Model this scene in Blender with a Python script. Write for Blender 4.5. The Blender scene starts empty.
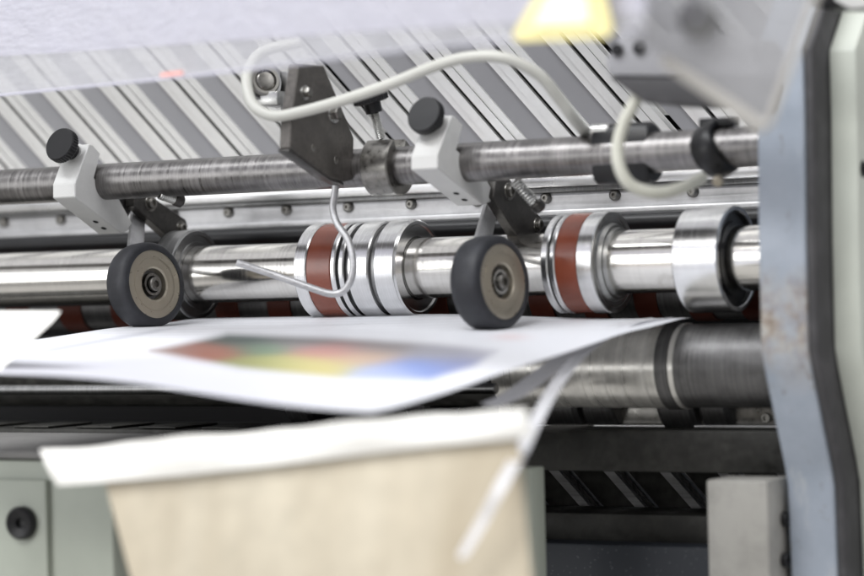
import bpy, bmesh, math, random
from mathutils import Vector, Matrix
random.seed(7)
S = bpy.context.scene
COL = S.collection
# ---------------------------------------------------------------- camera model
W, H, F = 864.0, 576.0, 2540.0
n = math.sqrt(4400**2+112**2+2540**2)
XC = Vector((4400/n, 112/n, 2540/n))
ZC = Vector((-.0255, .9997, 0)); ZC = (ZC - ZC.dot(XC)*XC).normalized()
YC = ZC.cross(XC)
R = Matrix((XC, YC, ZC))            # camera vector -> world vector
FWD = R @ Vector((0, 0, -1))
CAM = -1.9*FWD
def ray(px, py):
    return R @ Vector(((px-W/2)/F, -(py-H/2)/F, -1))
def at(px, py, Y):                  # point of plane y=Y seen at a photo pixel
    d = ray(px, py); return CAM + d*((Y-CAM.y)/d.y)
def atX(px, py, X):
    d = ray(px, py); return CAM + d*((X-CAM.x)/d.x)
def atZ(px, py, Z):
    d = ray(px, py); return CAM + d*((Z-CAM.z)/d.z)
def proj(p):
    v = R.transposed() @ (p-CAM); return (W/2+F*v.x/-v.z, H/2-F*v.y/-v.z, -v.z)
def xat(px, Y, z):                  # x of the point with given y,z showing at column px
    x = at(px, 288, Y).x
    for _ in range(6):
        q = proj(Vector((x, Y, z)))
        x += (px-q[0])*q[2]/F/.8
    return x
def zat(px, py, Y): return at(px, py, Y).z

# ---------------------------------------------------------------- materials
def newmat(name):
    m = bpy.data.materials.new(name); m.use_nodes = True
    nt = m.node_tree; b = nt.nodes['Principled BSDF']
    return m, nt, b
def ramp(nt, fac, stops):
    r = nt.nodes.new('ShaderNodeValToRGB')
    while len(r.color_ramp.elements) < len(stops): r.color_ramp.elements.new(.5)
    for e, (p, c) in zip(r.color_ramp.elements, stops):
        e.position = p; e.color = (*c, 1) if len(c) == 3 else c
    nt.links.new(fac, r.inputs[0]); return r.outputs[0]
def noise(nt, scale, vec=(1, 1, 1), detail=4, rough=.55, rot=(0,0,0)):
    tc = nt.nodes.new('ShaderNodeTexCoord'); mp = nt.nodes.new('ShaderNodeMapping')
    mp.inputs['Scale'].default_value = vec; mp.inputs['Rotation'].default_value = rot
    t = nt.nodes.new('ShaderNodeTexNoise')
    t.inputs['Scale'].default_value = scale; t.inputs['Detail'].default_value = detail
    t.inputs['Roughness'].default_value = rough
    nt.links.new(tc.outputs['Object'], mp.inputs[0]); nt.links.new(mp.outputs[0], t.inputs['Vector'])
    return t.outputs['Fac']
def mixc(nt, fac, a, b):
    m = nt.nodes.new('ShaderNodeMix'); m.data_type = 'RGBA'
    if isinstance(fac, (int, float)): m.inputs['Factor'].default_value = fac
    else: nt.links.new(fac, m.inputs['Factor'])
    for i, v in ((6, a), (7, b)):
        if isinstance(v, tuple): m.inputs[i].default_value = (*v, 1)
        else: nt.links.new(v, m.inputs[i])
    return m.outputs[2]
def bump(nt, b, h, strength, dist=.001):
    k = nt.nodes.new('ShaderNodeBump'); k.inputs['Strength'].default_value = strength
    k.inputs['Distance'].default_value = dist
    nt.links.new(h, k.inputs['Height']); nt.links.new(k.outputs[0], b.inputs['Normal'])
def metal(name, col, rough, ring=0.0, axis=(1, 1, 1), scale=200, dirt=.15, metallic=1.0, aniso=0, spots=0):
    m, nt, b = newmat(name)
    c2 = tuple(c*(1-dirt) for c in col)
    f = noise(nt, scale, axis)
    col_out = ramp(nt, f, [(.35, c2), (.62, col)])
    g = noise(nt, 45, (1, 1, 1), 6, .65)
    c3 = mixc(nt, ramp(nt, g, [(.42, (0, 0, 0)), (.72, (dirt*2.2,)*3)]), col_out, tuple(c*.45 for c in col))
    nt.links.new(c3, b.inputs['Base Color'])
    b.inputs['Metallic'].default_value = metallic
    r = ramp(nt, f, [(.3, (rough*.75,)*3), (.7, (min(1, rough*1.3),)*3)])
    nt.links.new(r, b.inputs['Roughness'])
    if ring: bump(nt, b, f, ring, .0006)
    return m
def paint(name, col, rough=.5, dirt=.2, scale=30, dark=.6, spec=.5, bmp=.1):
    m, nt, b = newmat(name)
    f = noise(nt, scale, (1, 1, 1), 7, .65)
    c = mixc(nt, ramp(nt, f, [(.45, (0, 0, 0)), (.78, (dirt,)*3)]), col, tuple(x*dark for x in col))
    f2 = noise(nt, 9, (1, 1, 1), 3, .5)
    c = mixc(nt, ramp(nt, f2, [(.3, (0, 0, 0)), (.7, (.35,)*3)]), c, tuple(x*.85 for x in col))
    nt.links.new(c, b.inputs['Base Color']); b.inputs['Roughness'].default_value = rough
    b.inputs['Specular IOR Level'].default_value = spec
    if bmp: bump(nt, b, noise(nt, 900, (1, 1, 1), 3), bmp, .0004)
    return m
M = {}
M['chrome'] = metal('polished_steel', (.80, .78, .74), .16, .05, (260, 1, 1), 1.2, .10)
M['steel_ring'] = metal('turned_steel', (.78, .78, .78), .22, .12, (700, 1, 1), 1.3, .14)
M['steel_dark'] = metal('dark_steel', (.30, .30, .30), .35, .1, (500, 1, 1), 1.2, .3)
M['face'] = metal('collar_face', (.42, .42, .41), .38, .1, (1, 1, 1), 240, .2)
M['bar'] = metal('worn_steel_bar', (.27, .26, .255), .36, .10, (90, 5, 5), 5, .40)
M['recess'] = metal('dark_recess', (.20, .20, .19), .36, .05, (1, 1, 1), 140, .25)
M['stripe'] = paint('shadow_rubber', (.10, .022, .012), .5, .5, 80, .7, .3, .2)  # red rubber darkened, shade behind the shaft put into the colour
M['cup'] = metal('cup_inside', (.15, .15, .15), .4, .0, (1, 1, 1), 100, .3)
M['drum'] = metal('worn_drum', (.88, .86, .81), .30, .03, (120, 1.5, 1.5), 1.3, .22, .72)
M['drum_dark'] = metal('dark_drum', (.19, .187, .187), .42, .25, (400, 1, 1), 1.3, .4, .8)
M['alu'] = metal('aluminium', (.80, .80, .80), .30, .03, (1, 1, 1), 8, .10)
M['rib'] = metal('rib_aluminium', (.86, .86, .85), .33, 0, (1, 1, 1), 8, .05, .55)
M['alu_dull'] = metal('dull_aluminium', (.60, .60, .61), .45, .1, (1, 60, 60), 10, .2, .85)
M['white_metal'] = paint('matt_aluminium_paint', (.62, .62, .605), .40, .6, 34, .68, .6, .35)
M['panel'] = paint('grey_panel', (.29, .29, .305), .5, .2, 40, .85, .4)
M['black'] = paint('black_plastic', (.009, .009, .010), .36, .3, 50, 2.5, .35)
M['black_steel'] = metal('blackened_steel', (.085, .08, .075), .38, .25, (1, 1, 1), 300, .4, .7)
M['plate'] = metal('brown_plate', (.135, .125, .115), .45, .25, (1, 1, 1), 350, .35, .55)
M['void'] = paint('dark_void', (.012, .012, .013), .8, 0, 20, 1, .2, 0)
M['beam'] = metal('dark_beam_and_shade', (.045, .044, .04), .5, .25, (1, 1, 1), 120, .5, .4)  # dark steel colour that also carries the shade low in the machine
M['tyre'] = paint('grey_rubber_tyre', (.022, .023, .027), .5, .8, 55, 2.4, .35, .3)
M['hub'] = metal('tan_hub', (.40, .36, .29), .34, .03, (1, 1, 1), 250, .04, .75)
M['bolt'] = metal('bolt_steel', (.30, .29, .27), .32, 0, (1, 1, 1), 200, .3)
M['zinc'] = metal('zinc', (.62, .62, .60), .30, 0, (1, 1, 1), 200, .2)
M['rubber_red'] = paint('red_brown_rubber', (.20, .046, .022), .27, .7, 45, .5, .7, .2)
M['cable'] = paint('pale_cable', (.50, .50, .46), .45, .15, 30, .8, .5, 0)
M['hose'] = paint('ivory_hose', (.56, .56, .49), .4, .15, 30, .8, .5, 0)
M['green'] = paint('pale_green_enamel', (.40, .43, .37), .45, .55, 18, .8, .4)
M['green2'] = paint('pale_green_cover', (.58, .61, .55), .45, .5, 25, .8, .4)
M['greytop'] = paint('worn_grey_top', (.22, .215, .21), .55, .5, 35, .5, .3)
M['block'] = paint('stone_grey_steel', (.34, .33, .305), .42, .75, 38, .5, .5)
M['rubber'] = paint('black_gasket', (.055, .054, .057), .55, .6, 50, 2.2, .3)
M['tan'] = None
def rusty_blue():
    m, nt, b = newmat('chipped_blue_enamel')
    blue, dark = (.355, .395, .46), (.25, .29, .345)
    f = noise(nt, 26, (1, 1, 1), 6, .7)
    c = mixc(nt, ramp(nt, f, [(.4, (0, 0, 0)), (.7, (.6,)*3)]), blue, dark)
    tc = nt.nodes.new('ShaderNodeTexCoord')
    sep = nt.nodes.new('ShaderNodeSeparateXYZ'); nt.links.new(tc.outputs['Object'], sep.inputs[0])
    # a worn patch around the nip height, its edge broken up by noise
    mr = nt.nodes.new('ShaderNodeMapRange')
    mr.inputs[1].default_value = -.09; mr.inputs[2].default_value = -.045
    nt.links.new(sep.outputs['Z'], mr.inputs[0])
    mr2 = nt.nodes.new('ShaderNodeMapRange')
    mr2.inputs[1].default_value = .0; mr2.inputs[2].default_value = -.03
    nt.links.new(sep.outputs['Z'], mr2.inputs[0])
    mu = nt.nodes.new('ShaderNodeMath'); mu.operation = 'MULTIPLY'
    nt.links.new(mr.outputs[0], mu.inputs[0]); nt.links.new(mr2.outputs[0], mu.inputs[1])
    g = noise(nt, 55, (1, 1, .6), 8, .72)
    m2 = nt.nodes.new('ShaderNodeMath'); m2.operation = 'MULTIPLY'
    nt.links.new(mu.outputs[0], m2.inputs[0])
    nt.links.new(ramp(nt, g, [(.36, (0, 0, 0)), (.58, (1, 1, 1))]), m2.inputs[1])
    chips = ramp(nt, noise(nt, 70, (1, 1, .5), 8, .75), [(.60, (0, 0, 0)), (.66, (.75,)*3)])
    c = mixc(nt, chips, c, (.17, .15, .13))
    pale = ramp(nt, noise(nt, 40, (1, 1, .25), 8, .75), [(.58, (0, 0, 0)), (.68, (.6,)*3)])
    c = mixc(nt, pale, c, (.50, .52, .53))
    rust = ramp(nt, noise(nt, 90, (1, 1, 1), 6, .7), [(.35, (.20, .15, .115)), (.5, (.36, .32, .28)), (.65, (.46, .45, .42))])
    c = mixc(nt, m2.outputs[0], c, rust)
    nt.links.new(c, b.inputs['Base Color']); b.inputs['Roughness'].default_value = .45
    bump(nt, b, g, .2, .001)
    return m
M['blue'] = rusty_blue()
def paper(name, col, trans=.25, attr=False, bands=None):
    m, nt, b = newmat(name)
    out = nt.nodes['Material Output']
    if attr:
        a = nt.nodes.new('ShaderNodeVertexColor'); a.layer_name = 'print'; c = a.outputs[0]
    else:
        f = noise(nt, 60, (1, 1, 1), 6)
        c = mixc(nt, ramp(nt, f, [(.3, (0, 0, 0)), (.7, (.8,)*3)]), col, tuple(x*(.80 if bands else .93) for x in col))
        if bands:
            g = noise(nt, 9, (1, .25, .25), 3)
            c = mixc(nt, ramp(nt, g, [(.35, (0, 0, 0)), (.65, (1, 1, 1))]), c, bands)
    nt.links.new(c, b.inputs['Base Color']); b.inputs['Roughness'].default_value = .5
    b.inputs['Specular IOR Level'].default_value = .3
    t = nt.nodes.new('ShaderNodeBsdfTranslucent'); nt.links.new(c, t.inputs[0])
    mx = nt.nodes.new('ShaderNodeMixShader'); mx.inputs[0].default_value = trans
    nt.links.new(b.outputs[0], mx.inputs[1]); nt.links.new(t.outputs[0], mx.inputs[2])
    nt.links.new(mx.outputs[0], out.inputs[0])
    return m
M['print'] = paper('printed_shaded_paper', (1, 1, 1), .12, True)
M['paper'] = paper('white_paper', (.86, .86, .88), .42)
M['wrap'] = paper('cream_white_paper', (.93, .92, .88), .05)
M['tan'] = paper('tan_card', (.60, .545, .435), .03, False, (.36, .305, .22))
def plastic(name, alpha, col, rough, scr=None):
    m, nt, b = newmat(name); out = nt.nodes['Material Output']
    tr = nt.nodes.new('ShaderNodeBsdfTransparent')
    b.inputs['Base Color'].default_value = (*col, 1); b.inputs['Roughness'].default_value = rough
    t = nt.nodes.new('ShaderNodeBsdfTranslucent'); t.inputs[0].default_value = (*col, 1)
    mm = nt.nodes.new('ShaderNodeMixShader'); mm.inputs[0].default_value = .5
    nt.links.new(b.outputs[0], mm.inputs[1]); nt.links.new(t.outputs[0], mm.inputs[2])
    bump(nt, b, noise(nt, 5, (3, 30, 30), 7, .7, (0, .6, .3)), .9, .004)
    mx = nt.nodes.new('ShaderNodeMixShader')
    f = noise(nt, 12, scr or (1, 1, 1), 6, .7, (0, .5, .2))
    nt.links.new(ramp(nt, f, [(.3, (alpha-.10,)*3), (.7, (min(1, alpha+.10),)*3)]), mx.inputs[0])
    nt.links.new(tr.outputs[0], mx.inputs[1]); nt.links.new(mm.outputs[0], mx.inputs[2])
    nt.links.new(mx.outputs[0], out.inputs[0])
    return m
M['guard'] = plastic('milky_plastic', .78, (.84, .835, .91), .16, (1, 6, 6))
M['guard_edge'] = plastic('clear_plastic_lip', .45, (.86, .86, .90), .15)
M['acrylic'] = plastic('grey_acrylic', .62, (.62, .62, .64), .2)
M['acrylic_edge'] = plastic('acrylic_cut_edge', .85, (.80, .78, .74), .3)
def flat(name, col, rough=.5):
    m, nt, b = newmat(name); f = noise(nt, 20)
    nt.links.new(mixc(nt, ramp(nt, f, [(.3, (0, 0, 0)), (.7, (.3,)*3)]), col, tuple(c*.9 for c in col)), b.inputs['Base Color'])
    b.inputs['Roughness'].default_value = rough; return m
M['strip'] = plastic('thin_white_paper', .64, (.84, .84, .87), .5)
M['yellow'] = flat('yellow_label', (.90, .80, .38)); M['yellow2'] = flat('pale_yellow_label', (.94, .92, .72))
M['red'] = flat('red_sticker', (.80, .38, .34)); M['redmark'] = flat('red_pen', (.7, .1, .1))
def speckled():
    m, nt, b = newmat('speckled_blue_black')
    v = nt.nodes.new('ShaderNodeTexVoronoi'); v.inputs['Scale'].default_value = 330
    tc = nt.nodes.new('ShaderNodeTexCoord'); nt.links.new(tc.outputs['Object'], v.inputs['Vector'])
    nt.links.new(ramp(nt, v.outputs['Distance'], [(.0, (.35, .36, .38)), (.14, (.020, .024, .032))]), b.inputs['Base Color'])
    b.inputs['Roughness'].default_value = .5; return m
M['speckle'] = speckled()

# ---------------------------------------------------------------- object helpers
def thing(name, label, cat, loc, group=None):
    o = bpy.data.objects.new(name, None); COL.objects.link(o)
    o.location = loc; o.empty_display_size = .01
    o['label'] = label; o['category'] = cat
    if group: o['group'] = group
    return o
def wloc(o):
    v = Vector((0, 0, 0))
    while o: v += o.location; o = o.parent
    return v
def obj(name, bm, mat, parent=None, angle=35, label=None, cat=None, kind=None, origin=None, solid=True):
    if parent is None:
        if origin is None:
            xs = [v.co for v in bm.verts]
            origin = Vector((sum(c.x for c in xs)/len(xs), sum(c.y for c in xs)/len(xs), min(c.z for c in xs)))
        off = origin; loc = origin
    else:
        base = wloc(parent); xs = [v.co for v in bm.verts]
        c = Vector(((min(v.x for v in xs)+max(v.x for v in xs))/2, (min(v.y for v in xs)+max(v.y for v in xs))/2, (min(v.z for v in xs)+max(v.z for v in xs))/2))
        off = c; loc = c-base
    bmesh.ops.translate(bm, verts=bm.verts, vec=-off)
    if solid: bmesh.ops.recalc_face_normals(bm, faces=bm.faces)
    me = bpy.data.meshes.new(name); bm.to_mesh(me); bm.free()
    for p in me.polygons: p.use_smooth = True
    me.set_sharp_from_angle(angle=math.radians(angle))
    me.materials.append(mat)
    o = bpy.data.objects.new(name, me); COL.objects.link(o); o.location = loc; o.parent = parent
    if label: o['label'] = label
    if cat: o['category'] = cat
    if kind: o['kind'] = kind
    return o
def bev(bm, w, seg=2):
    if w: bmesh.ops.bevel(bm, geom=[e for e in bm.edges if e.is_manifold and e.calc_face_angle(0) > .4], offset=w, segments=seg, affect='EDGES', profile=.5)
    return bm
def box(x0, x1, y0, y1, z0, z1, b=0, bm=None):
    t = bmesh.new(); bmesh.ops.create_cube(t, size=1)
    for v in t.verts:
        v.co = Vector((x0+(v.co.x+.5)*(x1-x0), y0+(v.co.y+.5)*(y1-y0), z0+(v.co.z+.5)*(z1-z0)))
    bev(t, b)
    return merge(bm, t) if bm else t
def merge(bm, t):
    me = bpy.data.meshes.new('tmp'); t.to_mesh(me); bm.from_mesh(me); bpy.data.meshes.remove(me); t.free(); return bm
def prismX(pts, x0, x1, b=.0, seg=2):           # pts: list of (y,z), extruded along x
    bm = bmesh.new(); a = [bm.verts.new((x0, y, z)) for y, z in pts]; c = [bm.verts.new((x1, y, z)) for y, z in pts]
    k = len(pts)
    bm.faces.new(a); bm.faces.new(c[::-1])
    for i in range(k): bm.faces.new((a[i], a[(i+1) % k], c[(i+1) % k], c[i]))
    bmesh.ops.recalc_face_normals(bm, faces=bm.faces)
    return bev(bm, b, seg)
def lathe(prof, c, ax=Vector((1, 0, 0)), seg=96, closed=True):   # prof: (t along axis, r)
    ax = ax.normalized(); u = ax.cross(Vector((0, 0, 1)) if abs(ax.z) < .9 else Vector((0, 1, 0))).normalized(); w = ax.cross(u)
    bm = bmesh.new(); rings = []
    for t, r in prof:
        if r < 1e-6: rings.append([bm.verts.new(c+ax*t)])
        else: rings.append([bm.verts.new(c+ax*t+(u*math.cos(a)+w*math.sin(a))*r) for a in (2*math.pi*i/seg for i in range(seg))])
    for A, B in zip(rings, rings[1:]):
        for i in range(seg):
            j = (i+1) % seg
            if len(A) == 1 and len(B) == 1: continue
            if len(A) == 1: bm.faces.new((A[0], B[j], B[i]))
            elif len(B) == 1: bm.faces.new((A[i], A[j], B[0]))
            else: bm.faces.new((A[i], A[j], B[j], B[i]))
    return bm
def rod(c, ax, t0, t1, r, ch=.0006, seg=64):
    return lathe([(t0, 0), (t0, r-ch), (t0+ch, r), (t1-ch, r), (t1, r-ch), (t1, 0)], c, ax, seg)
def smooth_path(pts, k=12):
    P = [pts[0]*2-pts[1]]+pts+[pts[-1]*2-pts[-2]]; out = []
    for i in range(1, len(P)-2):
        for j in range(k):
            t = j/k; a, b, c, d = P[i-1:i+3]
            out.append(.5*((2*b)+(c-a)*t+(2*a-5*b+4*c-d)*t*t+(3*b-a-3*c+d)*t**3))
    return out+[pts[-1]]
def tube(pts, r, seg=20, k=12):
    P = smooth_path(pts, k) if k else pts
    bm = bmesh.new(); rings = []; nrm = None
    for i, p in enumerate(P):
        t = (P[min(i+1, len(P)-1)]-P[max(i-1, 0)]).normalized()
        if nrm is None: nrm = t.cross(Vector((.3, .9, .2))).normalized()
        nrm = (nrm-t*nrm.dot(t)).normalized(); b = t.cross(nrm)
        rings.append([bm.verts.new(p+(nrm*math.cos(a)+b*math.sin(a))*r) for a in (2*math.pi*q/seg for q in range(seg))])
    for A, B in zip(rings, rings[1:]):
        for i in range(seg): bm.faces.new((A[i], A[(i+1) % seg], B[(i+1) % seg], B[i]))
    bm.faces.new(rings[0][::-1]); bm.faces.new(rings[-1])
    return bm
def sheet(fn, nu, nv, th):                       # fn(u,v)->Vector, closed thin solid
    bm = bmesh.new(); G = [[bm.verts.new(fn(i/nu, j/nv)) for j in range(nv+1)] for i in range(nu+1)]
    for i in range(nu):
        for j in range(nv): bm.faces.new((G[i][j], G[i+1][j], G[i+1][j+1], G[i][j+1]))
    bmesh.ops.recalc_face_normals(bm, faces=bm.faces)
    if th: bmesh.ops.solidify(bm, geom=bm.faces[:], thickness=th)
    return bm
def poly_slab(pts, vec, b=.0):
    bm = bmesh.new(); a = [bm.verts.new(p) for p in pts]; c = [bm.verts.new(p+vec) for p in pts]; k = len(pts)
    bm.faces.new(a); bm.faces.new(c[::-1])
    for i in range(k): bm.faces.new((a[i], a[(i+1) % k], c[(i+1) % k], c[i]))
    bmesh.ops.recalc_face_normals(bm, faces=bm.faces); return bev(bm, b)
def hexbolt(name, c, ax, r, h, mat, parent, socket=True):
    ax = ax.normalized()
    if socket:
        bm = lathe([(0, 0), (0, r), (h*.85, r), (h, r*.88), (h, r*.52), (h*.45, r*.5), (h*.45, 0)], c, ax, 6 if False else 36)
    else:
        bm = lathe([(0, 0), (0, r), (h*.8, r), (h, r*.86), (h, 0)], c, ax, 6)
    return obj(name, bm, mat, parent, 30)
X1 = Vector((1, 0, 0))

# ---------------------------------------------------------------- main upper shaft (y = 0)
ZS = zat(440, 267.5, 0)
sc = Vector((0, 0, ZS))
xs = lambda px: xat(px, 0, ZS)
XL, XR = xs(-260), xs(790)
RS, RC = .0228, .0368
t = thing('collared_roller', 'polished steel roller shaft with red-brown banded collars, just above the paper', 'roller', (xs(420), 0, ZS-RC))
obj('shaft', lathe([(XL, 0), (XL, RS), (xs(-60), RS), (xs(-59), RS*.99), (xs(420), RS*.99), (xs(421), RS), (XR, RS), (XR, 0)], sc, X1, 128), M['chrome'], t)
def collar(segs, face, first_face=True, label=None):
    # segs: list (px0, px1, r, mat) ; the first seg object is the collar, the others its bands
    par = None
    for (a, b, r, mt, nm) in segs:
        x0, x1 = xs(a), xs(b); ch = .0009
        pr = [(x0, RS*.995), (x0, r-ch), (x0+ch, r), (x1-ch, r), (x1, r-ch), (x1, RS*.995)]
        o = obj(nm, lathe(pr, sc, X1, 128), M[mt], par or t, 30)
        if par is None: par = o
    return par
# left collar, partly behind the left press wheel (dark face)
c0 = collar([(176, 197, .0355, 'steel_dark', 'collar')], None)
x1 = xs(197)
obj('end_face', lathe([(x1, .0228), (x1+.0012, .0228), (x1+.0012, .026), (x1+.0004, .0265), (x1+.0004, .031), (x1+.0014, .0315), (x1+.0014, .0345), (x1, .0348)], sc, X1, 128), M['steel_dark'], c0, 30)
# middle collar
segs = [(319, 331, RC, 'steel_ring', 'collar'), (331, 355, RC-.0007, 'rubber_red', 'rubber_band'), (355, 360, RC, 'steel_ring', 'ring'),
        (360, 363, RC-.003, 'cup', 'groove'), (363, 368, RC-.0002, 'steel_ring', 'ring'), (368, 372, RC-.0035, 'cup', 'groove'),
        (372, 392, RC-.0004, 'steel_ring', 'ring'), (392, 398, RC-.004, 'steel_dark', 'groove'), (398, 418, RC, 'steel_ring', 'rim')]
c1 = collar(segs, None)
x1 = xs(418)
obj('end_rim', lathe([(x1-.006, .0318), (x1+.0006, .0322), (x1+.0012, .0330), (x1+.0012, .0354), (x1-.0002, .0366)], sc, X1, 128), M['steel_ring'], c1, 30)
obj('end_recess', lathe([(x1-.006, .0318), (x1-.006, .0262), (x1-.002, .0258), (x1-.002, .0242), (x1, .0240), (x1, .0228)], sc, X1, 128), M['recess'], c1, 30)
segs = [(563, 570, RC-.0003, 'steel_ring', 'collar'), (570, 572, RC-.0016, 'cup', 'groove'), (572, 577, RC, 'steel_ring', 'ring'),
        (577, 598, RC-.0006, 'rubber_red', 'rubber_band'), (598, 614, RC, 'steel_ring', 'rim')]
c2 = collar(segs, None)
x1 = xs(614)
obj('end_face', lathe([(x1+.006, .0228), (x1+.006, .0245), (x1+.003, .025), (x1+.003, .0270), (x1+.001, .0275), (x1-.001, .029), (x1-.001, .032), (x1+.0004, .0325), (x1+.0004, .0364), (x1-.0002, .0366)], sc, X1, 128), M['face'], c2, 30)
# right end cup collar
RR = .0376
a, b = xs(693), xs(738)
o = obj('cup_collar', lathe([(a, .0228), (a, RR-.001), (a+.001, RR), (b-.001, RR), (b, RR-.0008), (b, RR-.0034), (b-.0008, RR-.004)], sc, X1, 128), M['steel_ring'], t, 30)
obj('cup_recess', lathe([(b-.0008, RR-.004), (b-.0045, RR-.0048), (b-.0045, .0262), (b-.0025, .0258), (b-.0025, .0228)], sc, X1, 128), M['cup'], o, 30)

# ---------------------------------------------------------------- lower drum roller
RD = .0305
ZD = ZS-RC-.0076-RD
dc = Vector((0, 0.0, ZD))
xd = lambda px: xat(px, 0, ZD)
t = thing('drum_roller', 'worn steel drum roller with dark right end, directly below the curling sheet edge', 'roller', (xd(600), 0, ZD-RD))
obj('shaded_drum', lathe([(xd(-260), 0), (xd(-260), RD*.93), (xd(508), RD*.93), (xd(508), 0)], dc, X1, 128), M['beam'], t)  # left drum painted dark, standing for the shade under the sheet
pr = [(xd(509), 0), (xd(509), RD*.96)]
for p in (560, 590, 612, 630, 652): pr += [(xd(p), RD*.965), (xd(p)+.0003, RD*.975), (xd(p+9), RD*.975), (xd(p+9)+.0003, RD*.965)]
pr += [(xd(672), RD*.965), (xd(672), 0)]
obj('drum', lathe(pr, dc, X1, 128), M['drum'], t, 12)
obj('drum_end', lathe([(xd(672), 0), (xd(672), RD*1.02), (xd(684), RD*1.02), (xd(684), RD*.97), (xd(685), RD*.97), (xd(800), RD*.97), (xd(800), 0)], dc, X1, 128), M['drum_dark'], t)
obj('ring', lathe([(xd(685), RD*.5), (xd(685), RD), (xd(690), RD), (xd(690), RD*.5)], dc, X1, 128), M['drum'], t)

# dark disc roller under and behind it
Y3 = .030; Z3 = zat(600, 391, Y3); c3 = Vector((0, Y3, Z3)); x3 = lambda px: xat(px, Y3, Z3)
t = thing('disc_roller', 'dark shaft with pairs of black discs showing below the drum roller', 'roller', (x3(640), Y3, Z3-.03))
obj('shaft', lathe([(x3(-200), 0), (x3(-200), .012), (x3(800), .012), (x3(800), 0)], c3, X1, 64), M['steel_dark'], t)
for a, b, r in ((556, 592, .0310), (596, 628, .0300), (672, 708, .0320), (712, 742, .0300), (420, 445, .0285), (300, 325, .0285)):
    obj('disc', lathe([(x3(a), .01), (x3(a), r-.003), (x3(a)+.003, r), (x3(b)-.003, r), (x3(b), r-.003), (x3(b), .01)], c3, X1, 96), M['drum_dark'], t)

# striped roller behind the shaft
Y4 = .062; Z4 = zat(430, 297, Y4); c4 = Vector((0, Y4, Z4)); x4 = lambda px: xat(px, Y4, Z4)
t = thing('striped_roller', 'shadowed roller with red-brown and black stripes behind the collared roller', 'roller', (x4(300), Y4, Z4-.03))
obj('shaft', lathe([(x4(-200), 0), (x4(-200), .021), (x4(800), .021), (x4(800), 0)], c4, X1, 64), M['drum_dark'], t)
for p in range(-30, 780, 52):
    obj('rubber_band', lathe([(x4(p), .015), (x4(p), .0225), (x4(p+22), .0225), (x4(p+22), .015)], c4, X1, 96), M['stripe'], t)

# ---------------------------------------------------------------- mounting bar
YB = -.07; ZB = zat(400, 166, YB); cb = Vector((0, YB, ZB)); xb = lambda px: xat(px, YB, ZB); RB = .0140
def wobble(prof): return prof
pr = [(xb(-200), 0), (xb(-200), RB), (xb(770), RB), (xb(770), 0)]
obj('mounting_bar', lathe(pr, cb, X1, 96), M['bar'], None, 35, 'round worn grey steel bar running across above the rollers', 'bar')

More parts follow.
